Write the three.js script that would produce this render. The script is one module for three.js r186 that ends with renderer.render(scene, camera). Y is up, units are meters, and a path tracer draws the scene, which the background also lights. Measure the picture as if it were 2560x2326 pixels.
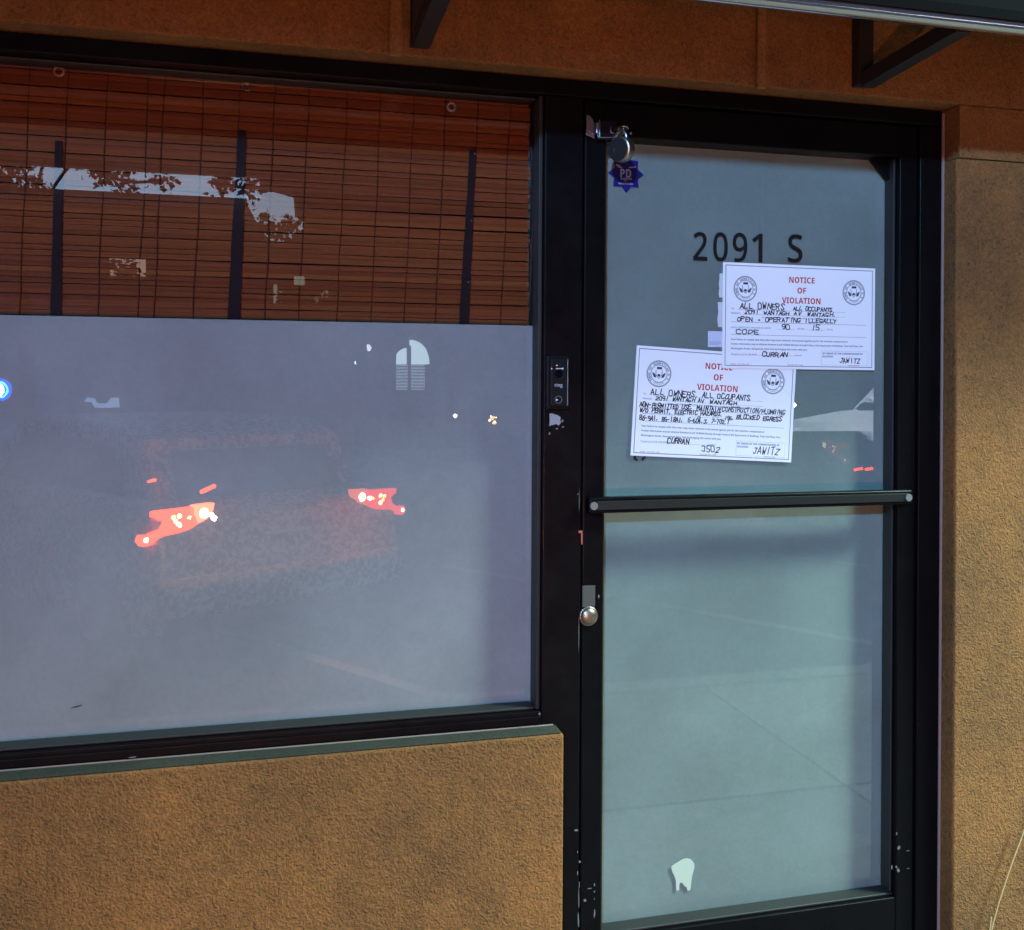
import * as THREE from 'three';
import { RoundedBoxGeometry } from 'three/addons/geometries/RoundedBoxGeometry.js';
import { mergeGeometries, mergeVertices } from 'three/addons/utils/BufferGeometryUtils.js';
import { FontLoader } from 'three/addons/loaders/FontLoader.js';
import { TextGeometry } from 'three/addons/geometries/TextGeometry.js';

// ------------------------------------------------------------------ camera
const FPX = 2450, CX = 1280, CY = 951, IW = 2560, IH = 2326;
const scene = new THREE.Scene();
const camera = new THREE.PerspectiveCamera(2 * Math.atan(IH / 2 / FPX) * 180 / Math.PI, IW / IH, 0.05, 400);
camera.setViewOffset(IW, IH, 0, IH / 2 - CY, IW, IH);
camera.position.set(0, 1.6, 1.95);
camera.rotation.order = 'YXZ';
camera.rotation.set(0, -14.22 * Math.PI / 180, 0.35 * Math.PI / 180);
camera.updateMatrixWorld(true);
const renderer = new THREE.WebGLRenderer({ antialias: true });
renderer.toneMapping = THREE.LinearToneMapping;
renderer.toneMappingExposure = 1;
renderer.shadowMap.enabled = true;

// ------------------------------------------------------------------ night sky and moon
{
  const w = 64, h = 32, a = new Float32Array(w * h * 4);
  for (let j = 0; j < h; j++) for (let i = 0; i < w; i++) {
    const el = (j + 0.5) / h - 0.5, k = 1 - 0.45 * Math.max(0, el * 2), o = (j * w + i) * 4;
    a[o] = 0.010 * k; a[o + 1] = 0.013 * k; a[o + 2] = 0.024 * k; a[o + 3] = 1;
  }
  const t = new THREE.DataTexture(a, w, h, THREE.RGBAFormat, THREE.FloatType);
  t.mapping = THREE.EquirectangularReflectionMapping; t.magFilter = t.minFilter = THREE.LinearFilter; t.needsUpdate = true;
  scene.background = t; scene.environment = t;
}
const moon = new THREE.DirectionalLight(0xdde6ff, 0.02);
moon.position.set(-6, 14, 12); moon.castShadow = true;
Object.assign(moon.shadow.camera, { left: -12, right: 12, top: 12, bottom: -12, far: 60 });
scene.add(moon);

// strengths of the lamps that light the place (each stands in its own builder below)
const LAMP_NEAR = { color: [0.72, 1.0, 0.86], power: 470 };     // greenish white street lamp by the kerb on the right
const LAMP_FAR = { color: [0.24, 0.56, 1.0], power: 575 };      // blue white street lamp across the road
const LAMP_ADDED = { color: [0.75, 0.85, 1.0], power: 1300 };      // added unseen lamp that brightens the mirrored white car
const BRAKE = { color: [1.0, 0.07, 0.02], power: 3.0 };

// ------------------------------------------------------------------ helpers
let seed = 7;
const rnd = () => { seed = (seed * 1664525 + 1013904223) >>> 0; return seed / 4294967296; };
const rr = (a, b) => a + (b - a) * rnd();
const taken = {};
const numbered = (n) => { const k = taken[n] = (taken[n] ?? -1) + 1; return k ? n + '_' + String(k).padStart(3, '0') : n; };
const V = (x, y, z) => new THREE.Vector3(x, y, z);
function ray(u, v) { const d = V((u - CX) / FPX, -(v - CY) / FPX, -1).applyEuler(camera.rotation); return d.multiplyScalar(-1 / d.z); }
function P(u, v, z) { const d = ray(u, v); return camera.position.clone().addScaledVector(d, camera.position.z - z); }
const F = -0.05, G = -0.105;                                    // frame face and glass planes; the stucco face is z = 0
function R(u, v, L) { const d = ray(u, v); return V(d.x * L, camera.position.y + d.y * L, 2 * G - camera.position.z + L); }   // where a thing mirrored by the glass stands
const col = (r, g, b) => new THREE.Color().setRGB(r, g, b);
function std(r, g, b, rough = 0.7, extra = {}) { return new THREE.MeshStandardMaterial({ color: col(r, g, b), roughness: rough, ...extra }); }
function phys(r, g, b, rough, extra = {}) { return new THREE.MeshPhysicalMaterial({ color: col(r, g, b), roughness: rough, ...extra }); }
function mesh(name, geo, mat, parent) {
  const m = new THREE.Mesh(geo, mat); m.castShadow = m.receiveShadow = true;
  m.name = parent ? name : numbered(name); (parent || scene).add(m); return m;
}
function thing(name, label, category, pos = [0, 0, 0], group) {
  const g = new THREE.Group(); g.name = numbered(name); g.position.set(...pos); scene.add(g);
  g.userData = { label, category }; if (group) g.userData.group = group; return g;
}
function tag(o, label, category, group, kind) { o.userData = { label, category }; if (group) o.userData.group = group; if (kind) o.userData.kind = kind; return o; }
function metreUV(geo, s = 1) {                                   // uv in metres, by the face's main direction
  geo.computeVertexNormals(); const g = geo.index ? geo.toNonIndexed() : geo; g.computeVertexNormals();
  const p = g.attributes.position, n = g.attributes.normal, uv = new Float32Array(p.count * 2);
  for (let i = 0; i < p.count; i++) {
    const ax = Math.abs(n.getX(i)), ay = Math.abs(n.getY(i)), az = Math.abs(n.getZ(i));
    const [a, b] = az >= ax && az >= ay ? [p.getX(i), p.getY(i)] : ax >= ay ? [p.getZ(i), p.getY(i)] : [p.getX(i), p.getZ(i)];
    uv[i * 2] = a * s; uv[i * 2 + 1] = b * s;
  }
  g.setAttribute('uv', new THREE.BufferAttribute(uv, 2)); return g;
}
function box(x0, x1, y0, y1, z0, z1, r = 0.003, seg = 2) {
  const w = x1 - x0, h = y1 - y0, d = z1 - z0;
  const g = r ? new RoundedBoxGeometry(w, h, d, seg, Math.min(r, w / 2.2, h / 2.2, d / 2.2)) : new THREE.BoxGeometry(w, h, d);
  g.translate((x0 + x1) / 2, (y0 + y1) / 2, (z0 + z1) / 2); return g;
}
function tube(pts, r, seg = 16, radial = 8, closed = false) { return new THREE.TubeGeometry(new THREE.CatmullRomCurve3(pts.map((p) => p.isVector3 ? p : V(...p)), closed), seg, r, radial, closed); }
function bar(a, b, w, h) {                                       // square bar between two points
  const A = V(...a), B = V(...b), d = B.clone().sub(A), g = new RoundedBoxGeometry(w, h, d.length(), 1, 0.002);
  const m = new THREE.Matrix4().lookAt(A, B, V(0, 1, 0.001)); g.applyMatrix4(m); g.translate(...A.clone().add(B).multiplyScalar(0.5).toArray()); return g;
}
function cyl(r0, r1, h, seg = 24) { return new THREE.CylinderGeometry(r0, r1, h, seg); }
function plate(pts, depth, bevel = 0) {                          // outline in x,y extruded towards +z
  const s = new THREE.Shape(pts.map(([x, y]) => new THREE.Vector2(x, y)));
  return new THREE.ExtrudeGeometry(s, { depth, bevelEnabled: bevel > 0, bevelSize: bevel, bevelThickness: bevel, bevelSegments: 2, steps: 1, curveSegments: 8 });
}
const clean = (gs) => mergeGeometries(gs.map((g) => { g = g.index ? g.toNonIndexed() : g; for (const k of Object.keys(g.attributes)) if (!['position', 'normal', 'uv'].includes(k)) g.deleteAttribute(k); return g; }));

// tiling value noise 0..1
function noiseField(n, cells, sd) {
  const g = new Float32Array(cells * cells); let s = sd >>> 0;
  for (let i = 0; i < g.length; i++) { s = (s * 1664525 + 1013904223) >>> 0; g[i] = s / 4294967296; }
  const o = new Float32Array(n * n);
  for (let j = 0; j < n; j++) {
    const y = j / n * cells, y0 = Math.floor(y), fy = y - y0, sy = fy * fy * (3 - 2 * fy), a = (y0 % cells) * cells, b = ((y0 + 1) % cells) * cells;
    for (let i = 0; i < n; i++) {
      const x = i / n * cells, x0 = Math.floor(x), fx = x - x0, sx = fx * fx * (3 - 2 * fx), c = x0 % cells, d = (x0 + 1) % cells;
      o[j * n + i] = (g[a + c] * (1 - sx) + g[a + d] * sx) * (1 - sy) + (g[b + c] * (1 - sx) + g[b + d] * sx) * sy;
    }
  }
  return o;
}
function fbm(n, list) { const o = new Float32Array(n * n); for (const [c, a, s] of list) { const f = noiseField(n, c, s); for (let i = 0; i < o.length; i++) o[i] += (f[i] - 0.5) * a; } return o; }
function tex(n, fn, srgb, m = n) {                               // fn(i, x, y) -> [r, g, b] 0..1
  const a = new Uint8Array(n * m * 4);
  for (let i = 0; i < n * m; i++) { const c = fn(i, i % n, Math.floor(i / n)); a[i * 4] = c[0] * 255; a[i * 4 + 1] = c[1] * 255; a[i * 4 + 2] = c[2] * 255; a[i * 4 + 3] = 255; }
  const t = new THREE.DataTexture(a, n, m); t.wrapS = t.wrapT = THREE.RepeatWrapping; t.magFilter = THREE.LinearFilter; t.minFilter = THREE.LinearMipmapLinearFilter; t.generateMipmaps = true;
  if (srgb) t.colorSpace = THREE.SRGBColorSpace; t.needsUpdate = true; return t;
}
const cl = (x, a = 0, b = 1) => Math.min(b, Math.max(a, x));

// ------------------------------------------------------------------ materials
const NS = 1024;
// stucco: sand float finish, pits and short trowel drags, in metres: one tile is 0.8 m
const stH = fbm(NS, [[120, 0.5, 11], [220, 0.9, 12], [400, 0.7, 13], [30, 0.25, 14]]), stP = fbm(NS, [[170, 1, 21], [300, 0.55, 22]]), stL = fbm(NS, [[4, 0.6, 31], [9, 0.5, 32], [24, 0.35, 33]]);
const pit = (i) => cl((stP[i] - 0.34) * 7);
const stuccoBump = tex(NS, (i) => { const h = cl(0.55 + stH[i] * 0.55 - pit(i) * 0.4); return [h, h, h]; });
const stuccoMap = tex(NS, (i) => { const k = cl(0.80 + stH[i] * 0.16 + stL[i] * 0.18 - pit(i) * 0.12, 0.1, 1); return [k, k * (1 - 0.03 * stL[i]), k * (1 - 0.08 * stL[i])]; }, true);
for (const t of [stuccoBump, stuccoMap]) t.repeat.set(1 / 0.8, 1 / 0.8);
const stucco = std(0.325, 0.142, 0.037, 0.93, { map: stuccoMap, bumpMap: stuccoBump, bumpScale: 0.0022 });
const caulk = std(0.22, 0.16, 0.145, 0.8);
const sillStain = std(0.05, 0.05, 0.033, 0.85, { map: stuccoMap, bumpMap: stuccoBump, bumpScale: 0.001 });
// black anodised aluminium with dust and rubbed patches
const frN = fbm(512, [[6, 0.7, 41], [20, 0.5, 42], [90, 0.5, 43]]);
const frR = tex(512, (i) => { const k = cl(0.40 + frN[i] * 0.16, 0.18, 0.9); return [k, k, k]; });
const frC = tex(512, (i) => { const k = cl(0.85 + frN[i] * 0.12, 0.3, 1); return [k, k, k]; }, true);
frR.repeat.set(2, 2); frC.repeat.set(2, 2);
const frame = phys(0.006, 0.005, 0.006, 0.95, { specularIntensity: 0.18, map: frC, roughnessMap: frR });
const frameDoor = phys(0.005, 0.005, 0.006, 0.85, { specularIntensity: 0.18, map: frC, roughnessMap: frR });
const gasket = std(0.012, 0.014, 0.014, 0.6);
const glass = phys(1, 1, 1, 0.0, { transmission: 1, thickness: 0, ior: 1.7 });
// frosted window film: slight mottling from hand application
const fiN = fbm(512, [[3, 0.5, 51], [8, 0.35, 52], [40, 0.12, 53], [160, 0.14, 54]]);
const filmMap = tex(512, (i) => { const k = cl(0.88 + fiN[i] * 0.20, 0, 1); return [k, k, k]; }, true);
filmMap.repeat.set(0.9, 0.9);
const filmWindow = std(0.31, 0.33, 0.35, 0.75, { map: filmMap });
const filmDoor = std(0.21, 0.28, 0.27, 0.75, { map: filmMap });
const white = std(0.8, 0.82, 0.86, 0.7);
const chrome = std(0.5, 0.46, 0.5, 0.33, { metalness: 1 });
const steel = std(0.34, 0.29, 0.24, 0.38, { metalness: 1 });
const brass = std(0.75, 0.55, 0.22, 0.25, { metalness: 1 });
const blackPlastic = phys(0.008, 0.009, 0.011, 0.4, { specularIntensity: 0.3 });
const chipMat = std(0.14, 0.14, 0.135, 0.6);

// ------------------------------------------------------------------ ground
const gN = fbm(1024, [[5, 0.6, 61], [24, 0.4, 62], [120, 0.6, 63], [350, 0.8, 64]]);
const gMap = tex(1024, (i) => { const k = cl(0.72 + gN[i] * 0.35); return [k, k, k]; }, true), gBump = tex(1024, (i) => { const k = cl(0.5 + gN[i] * 0.5); return [k, k, k]; });
gMap.repeat.set(0.5, 0.5); gBump.repeat.set(0.5, 0.5);
const concrete = std(0.30, 0.29, 0.27, 0.9, { map: gMap, bumpMap: gBump, bumpScale: 0.002 });
const asphalt = std(0.05, 0.05, 0.052, 0.9, { map: gMap, bumpMap: gBump, bumpScale: 0.006 });
{
  const road = mesh('road', metreUV(box(-60, 60, -0.32, -0.12, 2.75, 17.4, 0)), asphalt); road.userData = { kind: 'structure' };
  const walk = new THREE.Group(); walk.name = 'pavement'; walk.userData = { kind: 'structure' }; scene.add(walk);
  mesh('bed', metreUV(box(-60, 60, -0.30, -0.025, -0.02, 2.58, 0)), concrete, walk);
  const slab = metreUV(box(-0.745, 0.745, -0.024, 0, 0, 1.27, 0.006, 1));
  for (let i = -6; i <= 8; i++) for (let k = 0; k < 2; k++) { const s = mesh('slab', slab, concrete, walk); s.position.set(i * 1.5, rr(-0.002, 0.001), 0.01 + k * 1.285); }
  for (let i = -6; i <= 6; i++) mesh('kerbstone', metreUV(box(i * 1.8 - 0.895, i * 1.8 + 0.895, -0.30, 0.004, 2.585, 2.745, 0.02)), concrete, walk);
  const far = mesh('far_pavement', metreUV(box(-60, 60, -0.3, 0, 17.41, 20.5, 0.02)), concrete); far.userData = { kind: 'structure' };
  const land = mesh('ground', metreUV(box(-200, 200, -1, -0.33, -200, 200, 0)), asphalt); land.userData = { kind: 'structure' };
  const paint = std(0.55, 0.55, 0.52, 0.8, { map: gMap });
  for (let i = 0; i < 5; i++) {
    const a = -0.607, m = mesh('parking_line', metreUV(box(-0.05, 0.05, 0, 0.004, 0, 4.6, 0)), paint);
    m.position.set(-6.4 + i * 3.25 + 0.9, -0.12, 3.0); m.rotation.y = a; m.userData = { kind: 'structure' };
  }
}

// ------------------------------------------------------------------ the shop building
const OT = 2.246, OR = 1.556;                                    // top and right edge of the opening
const shop = thing('shop_building', 'tan stucco shop front wall around the black framed window and door', 'building');
mesh('wall_panel', metreUV(box(-2.3, 0.611, 0, 0.864, -0.24, 0, 0.006)), stucco, shop);
mesh('pier', metreUV(box(OR, 3.4, 0, 2.122, -0.24, 0, 0.005)), stucco, shop);
mesh('pier', metreUV(box(OR + 0.006, 3.4, 2.1235, OT - 0.001, -0.24, 0.0012, 0.001)), stucco, shop);
mesh('pier', metreUV(box(-3.4, -2.3, 0, OT, -0.24, 0, 0.005)), stucco, shop);
mesh('fascia', metreUV(box(-3.4, 3.4, OT + 0.001, 4.2, -0.24, 0.001, 0.005)), stucco, shop);
mesh('ledge', metreUV(box(-2.298, 0.605, 0.8645, 0.8675, -0.049, -0.003, 0.001)), sillStain, shop);
mesh('caulk_bead', tube([[-2.2, 0.868, -0.046], [-0.6, 0.8685, -0.046], [0.6, 0.868, -0.046]], 0.0022, 40, 6), caulk, shop);
mesh('caulk_bead', tube([[OR - 0.001, 0.02, -0.047], [OR - 0.0005, 1, -0.047], [OR - 0.001, OT - 0.01, -0.047]], 0.0042, 40, 6), caulk, shop);
const dark = std(0.03, 0.028, 0.026, 0.9), plaster = std(0.42, 0.40, 0.36, 0.9);
mesh('room_back', box(-3.4, 3.4, 0, 4.2, -4.1, -4, 0), plaster, shop);
mesh('room_side', box(-3.5, -3.402, 0, 4.2, -4.0, 0, 0), plaster, shop);
mesh('room_side', box(3.402, 3.5, 0, 4.2, -4.0, 0, 0), plaster, shop);
mesh('room_floor', box(-3.4, 3.4, -0.1, -0.004, -4.0, -0.03, 0), plaster, shop);
mesh('roof', box(-3.5, 3.5, 4.203, 4.35, -4.1, 0.05, 0.01), plaster, shop);

// ------------------------------------------------------------------ storefront frame with the big window
const store = thing('storefront_frame', 'black aluminium storefront frame holding the large half frosted window', 'window');
const WL = -2.25, WR = 0.575, ML = 0.575, MR = 0.662, JL = 1.495, WB = 0.898, WT = 2.208;
const fr = (name, x0, x1, y0, y1, z0, z1, r = 0.003, m = frame) => mesh(name, metreUV(box(x0, x1, y0, y1, z0, z1, r)), m, store);
fr('header', WL, JL + 0.06, WT, OT - 0.002, -0.165, F);
fr('mullion', ML, MR, 0.0, WT - 0.001, -0.165, F, 0.004);
fr('jamb', JL, OR - 0.003, 0.0, WT - 0.001, -0.165, F, 0.004);
fr('jamb', WL - 0.05, WL - 0.001, 0.87, OT, -0.165, F);
fr('bottom_rail', WL, ML - 0.001, 0.869, WB, -0.165, F, 0.003);
fr('bottom_rail_lip', WL, ML - 0.001, 0.872, 0.889, F + 0.001, F + 0.006, 0.002);
fr('glazing_stop', WL, ML - 0.012, WB + 0.0005, WB + 0.006, -0.104, -0.062, 0.002, gasket);
fr('glazing_stop', ML - 0.0095, ML - 0.0005, WB + 0.0005, WT - 0.001, -0.104, -0.060, 0.002, gasket);
fr('glazing_stop', WL, ML - 0.012, WT - 0.005, WT - 0.001, -0.104, -0.08, 0.002, gasket);
{
  const pg = new THREE.PlaneGeometry(ML - WL - 0.0, WT - WB); pg.translate((ML + WL) / 2, (WT + WB) / 2, G); mesh('pane', pg, glass, store);
  const ft = 1.719, f = metreUV(box(WL, ML - 0.004, WB - 0.004, ft, G - 0.0042, G - 0.003, 0)); mesh('frosted_film', f, filmWindow, store).userData.label = 'milky frosted film on lower two thirds of the window';
  const sm = std(0.06, 0.06, 0.055, 0.8);
  const q = P(190, 1767, G); mesh('smudge', plate([[-0.012, -0.002], [-0.002, 0.001], [0.009, 0.003], [0.011, 0.0015], [0, -0.002]], 0.0003).translate(q.x, q.y, G + 0.001), sm, store);
}
// rubbed scratches and paint chips in the black frame
function chips(parent, list, z, mat = chipMat) {
  const gs = [];
  for (const [u, v, w, h] of list) {
    const p = P(u, v, z), n = 7, pts = [];
    for (let k = 0; k < n; k++) { const a = k / n * 6.283, q = rr(0.55, 1.1); pts.push([Math.cos(a) * w / 2 * q * 0.00085, Math.sin(a) * h / 2 * q * 0.00085]); }
    gs.push(plate(pts, 0.0004).translate(p.x, p.y, z + 0.0002));
  }
  const m = mesh('paint_chips', clean(gs), mat, parent); m.userData.kind = 'stuff';
}
chips(store, [[1441, 2076, 12, 8], [1449, 2155, 7, 8], [1444, 2183, 4, 12], [1447, 2250, 3, 70], [1446, 2300, 5, 46], [1462, 2250, 7, 5], [1450, 1330, 5, 4], [1444, 2130, 3, 8], [1448, 2213, 3, 22], [1445, 1236, 6, 4],
  [1374, 1084, 6, 9], [1392, 1072, 8, 5], [1408, 1068, 7, 6], [1406, 1053, 6, 8], [1382, 1062, 5, 5], [1349, 1785, 8, 10], [1347, 1803, 5, 9], [1368, 1021, 5, 8], [1448, 1255, 2, 70], [1447, 1585, 2, 110]], F + 0.0002);
chips(store, [[1335, 1838, 22, 3], [330, 1894, 26, 4], [1300, 1820, 9, 4], [1180, 1834, 18, 3]], F + 0.0064);

// ------------------------------------------------------------------ shop door
const door = thing('shop_door', 'black framed glass door with frosted film and push bar', 'door', [0, 0, 0]);
const DF = F - 0.005, DL = 0.666, DR = 1.491, GL = 0.715, GR = 1.444, GT = 2.130, GB = 0.392;
const dr = (name, x0, x1, y0, y1, z0, z1, r = 0.003, m = frameDoor, par = door) => mesh(name, metreUV(box(x0, x1, y0, y1, z0, z1, r)), m, par);
dr('stile', DL, GL, 0.012, 2.203, -0.125, DF, 0.004);
dr('stile', GR, DR, 0.012, 2.203, -0.125, DF, 0.004);
dr('top_rail', GL + 0.0005, GR - 0.0005, GT, 2.203, -0.125, DF);
dr('bottom_rail', GL + 0.0005, GR - 0.0005, 0.012, GB, -0.125, DF);
dr('glazing_stop', GL + 0.0005, GL + 0.006, GB + 0.007, GT - 0.001, -0.104, -0.068, 0.002, gasket);
dr('glazing_stop', GR - 0.006, GR - 0.0005, GB + 0.007, GT - 0.001, -0.104, -0.070, 0.002, gasket);
dr('glazing_stop', GL + 0.0005, GR - 0.0005, GB + 0.0005, GB + 0.006, -0.104, -0.066, 0.002, gasket);
mesh('corner_triangle', plate([[0, 0], [0, -0.052], [-0.052, 0]], 0.012, 0.001).translate(GR - 0.001, GT - 0.001, -0.1), frameDoor, door);  // dark triangle across the top right corner of the glass
{
  const pg = new THREE.PlaneGeometry(GR - GL, GT - GB); pg.translate((GL + GR) / 2, (GT + GB) / 2, G); mesh('pane', pg, glass, door);
  mesh('frosted_film', metreUV(box(GL, GR, GB, GT, G - 0.0042, G - 0.003, 0)), filmDoor, door);
  const pb = dr('push_bar', 0.672, 1.466, 1.3165, 1.3505, -0.0545, -0.030, 0.005, frameDoor);
  dr('face', 0.69, 1.452, 1.324, 1.343, -0.0305, -0.0285, 0.002, phys(0.014, 0.015, 0.015, 0.5, { specularIntensity: 0.5 }), pb);
  for (const x of [0.683, 1.453]) {
    const s = mesh('screw', cyl(0.0085, 0.0085, 0.006, 20).rotateX(Math.PI / 2).translate(x, 1.3335, -0.0290), std(0.16, 0.16, 0.155, 0.5), pb);
  }
  const lk = P(1470, 1540, DF), ck = mesh('lock_cylinder', new THREE.SphereGeometry(0.0185, 28, 16, 0, Math.PI * 2, 0, Math.PI / 2).rotateX(Math.PI / 2).scale(1, 1, 0.55).translate(lk.x, lk.y, DF + 0.003), steel, door);
  mesh('ring', new THREE.TorusGeometry(0.0185, 0.003, 8, 28).translate(lk.x, lk.y, DF + 0.003), steel, ck);
  const a = P(1455, 1465, DF), b = P(1487, 1517, DF); mesh('lock_plate', box(a.x, b.x, b.y, a.y, DF, DF + 0.003, 0.0015), std(0.06, 0.06, 0.058, 0.6), door);
  chips(door, [[2242, 2085, 5, 11], [2247, 2120, 10, 16], [2270, 2128, 16, 4], [2241, 2168, 6, 8], [2246, 2176, 12, 12], [2230, 2168, 4, 16], [2317, 2170, 4, 8], [2270, 2172, 12, 3], [1486, 2213, 5, 9], [1486, 2230, 4, 6], [1486, 2248, 3, 7], [1486, 2285, 5, 24], [2300, 2320, 8, 12], [1497, 1492, 5, 14], [1473, 2222, 16, 3], [1462, 2252, 9, 7]], DF + 0.0002);
}
{
  const a = P(1446, 1327, F), tg = mesh('door_tag', plate([[0, 0], [0.009, 0], [0.009, -0.03], [0.006, -0.03], [0.0055, -0.005], [0, -0.005]], 0.001).translate(a.x, a.y, F + 0.0006), std(0.42, 0.08, 0.08, 0.6));
  tag(tg, 'small red hook shaped tag stuck on the mullion beside the door gap', 'tag');
}

// ------------------------------------------------------------------ woven wood blind behind the clear glass
{
  const ZB = -0.142, L0 = -1.9, L1 = 0.568;
  const bl = thing('bamboo_blind', 'brown woven bamboo blind hanging behind the clear top of the window', 'blind');
  const wN = fbm(512, [[5, 0.5, 71], [60, 0.4, 72], [200, 0.4, 73]]);
  const grain = tex(512, (i, x, y) => { const q = wN[((y * 3) % 512) * 512 + Math.floor(x / 9)], k = cl(0.78 + q * 0.3 + wN[i] * 0.12); return [k, k * 0.98, k * 0.95]; }, true);
  grain.repeat.set(0.8, 14);
  const mats = [[0.30, 0.088, 0.030], [0.275, 0.078, 0.026], [0.25, 0.068, 0.023], [0.32, 0.098, 0.031], [0.285, 0.078, 0.032], [0.235, 0.063, 0.023]].map((c, k) => { const t = grain.clone(); t.offset.set(k * 0.37, k * 0.19); t.needsUpdate = true; return phys(...c, 0.7, { map: t, specularIntensity: 0.15 }); });
  const pitch = 0.0107; let y = 1.695, k = 0;
  const geos = [0, 1, 2].map((q) => {
    const g = new THREE.BoxGeometry(L1 - L0, 0.0094 + q * 0.0004, 0.002, 24, 1, 1), p = g.attributes.position;
    for (let i = 0; i < p.count; i++) p.setY(i, p.getY(i) + 0.0006 * Math.sin(p.getX(i) * (3 + q * 2.3) + q) + 0.0003 * Math.sin(p.getX(i) * (11 + q * 5)));
    return metreUV(g);
  });
  while (y < WT + 0.03) {
    const s = mesh('slat', geos[k % 3], mats[Math.floor(rnd() * 6)], bl); s.position.set((L0 + L1) / 2 + rr(-0.004, 0.001), y + rr(-0.0009, 0.0009), ZB + rr(-0.0006, 0.0006)); s.rotation.z = rr(-0.0008, 0.0008); s.rotation.x = rr(-0.12, 0.12);
    y += pitch; k++;
  }
  const cordM = phys(0.06, 0.02, 0.012, 0.9, { specularIntensity: 0.1 }), strapM = phys(0.02, 0.012, 0.014, 0.9, { specularIntensity: 0.1 });
  const lean = 21;
  for (const u of [-140, -60, 45, 142, 241, 342, 382, 481, 572, 660, 745, 840, 925, 1008, 1088, 1168, 1250, 1318]) {
    const pts = []; for (let q = 0; q <= 8; q++) { const v = 830 - q * 90, p = P(u + lean * q * 90 / 450 + rr(-2, 2), v, ZB + 0.0026); pts.push(p); }
    mesh('cord', tube(pts, rr(0.0009, 0.0015), 30, 5), cordM, bl);
  }
  for (const [ut, vt, ub, w] of [[146, 352, 138, 21], [606, 325, 582, 27], [1183, 372, 1158, 23]]) {
    const a = P(ut, vt, ZB + 0.006), b = P(ub, 840, ZB + 0.006), n = 14, gs = [];
    const pts = [], back = [];
    for (let q = 0; q <= n; q++) { const f = q / n, x = a.x + (b.x - a.x) * f, yy = a.y + (b.y - a.y) * f, hw = w * 0.00043 * (0.72 + 0.45 * f) + rr(-0.0007, 0.0007); pts.push([x - hw, yy]); back.unshift([x + hw + rr(-0.0006, 0.0006), yy]); }
    mesh('strap', plate([...pts, ...back], 0.0012).translate(0, 0, ZB + 0.0045), strapM, bl);
    if (ut > 1000) for (const v of [384, 552, 706]) { const p = P(ut - (v - 372) * 0.052 + 5, v, ZB + 0.007); mesh('bead', new THREE.SphereGeometry(0.0022, 10, 8).translate(p.x, p.y, ZB + 0.0065), chrome, bl); }
  }
  for (const [u, v, r, c] of [[147, 178, 0.0085, [0.5, 0.24, 0.12]], [617, 217, 0.0075, [0.16, 0.1, 0.09]], [1128, 267, 0.0085, [0.42, 0.33, 0.3]]]) {
    const p = P(u, v, ZB + 0.006), e = mesh('screw_eye', new THREE.TorusGeometry(r, r * 0.36, 10, 24).translate(p.x, p.y, ZB + 0.006), std(...c, 0.35, { metalness: 0.7 }), bl);
    mesh('shank', cyl(0.0025, 0.0025, 0.012, 10).rotateX(Math.PI / 2).translate(p.x, p.y + r * 0.8, ZB + 0.002), steel, e);
  }
}

// ------------------------------------------------------------------ lettering on the door
const font = await new FontLoader().loadAsync('fonts/droid/droid_sans_regular.typeface.json');
{
  const num = thing('house_number', 'black adhesive address number above the two white notices', 'number'), ink = std(0.006, 0.006, 0.008, 0.4);
  const put = (ch, u0, u1, vt, vb) => {
    const a = P(u0, vb, G + 0.001), b = P(u1, vt, G + 0.001), g = new TextGeometry(ch, { font, size: 1, depth: 0.01, curveSegments: 8, bevelEnabled: true, bevelSize: 0.016, bevelThickness: 0.004, bevelSegments: 1 });
    g.computeBoundingBox(); const B = g.boundingBox, sx = (b.x - a.x) / (B.max.x - B.min.x), sy = (b.y - a.y) / (B.max.y - B.min.y);
    g.translate(-B.min.x, -B.min.y, 0); g.scale(sx, sy, 0.03); g.translate(a.x, a.y, G + 0.0008);
    mesh(/\d/.test(ch) ? 'digit' : 'letter', g, ink, num);
  };
  put('2', 1733, 1769, 581, 651); put('0', 1783, 1820, 582, 653); put('9', 1832, 1869, 583, 655); put('1', 1880, 1907, 585, 655); put('S', 1970, 2007, 587, 656);
  const rem = [], pr = (u0, u1, v0, v1) => { const a = P(u0, v1, G), b = P(u1, v0, G); rem.push(box(a.x, b.x, a.y, b.y, G + 0.0006, G + 0.001, 0)); };
  pr(1584, 1590, 1128, 1150); pr(1588, 1594, 1147, 1153); pr(1609, 1614, 1128, 1147); pr(1604, 1609, 1144, 1152);
  tag(mesh('lettering_remnant', clean(rem), ink), 'dark tips of old lettering peeking below the lower notice', 'lettering');
}
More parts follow.
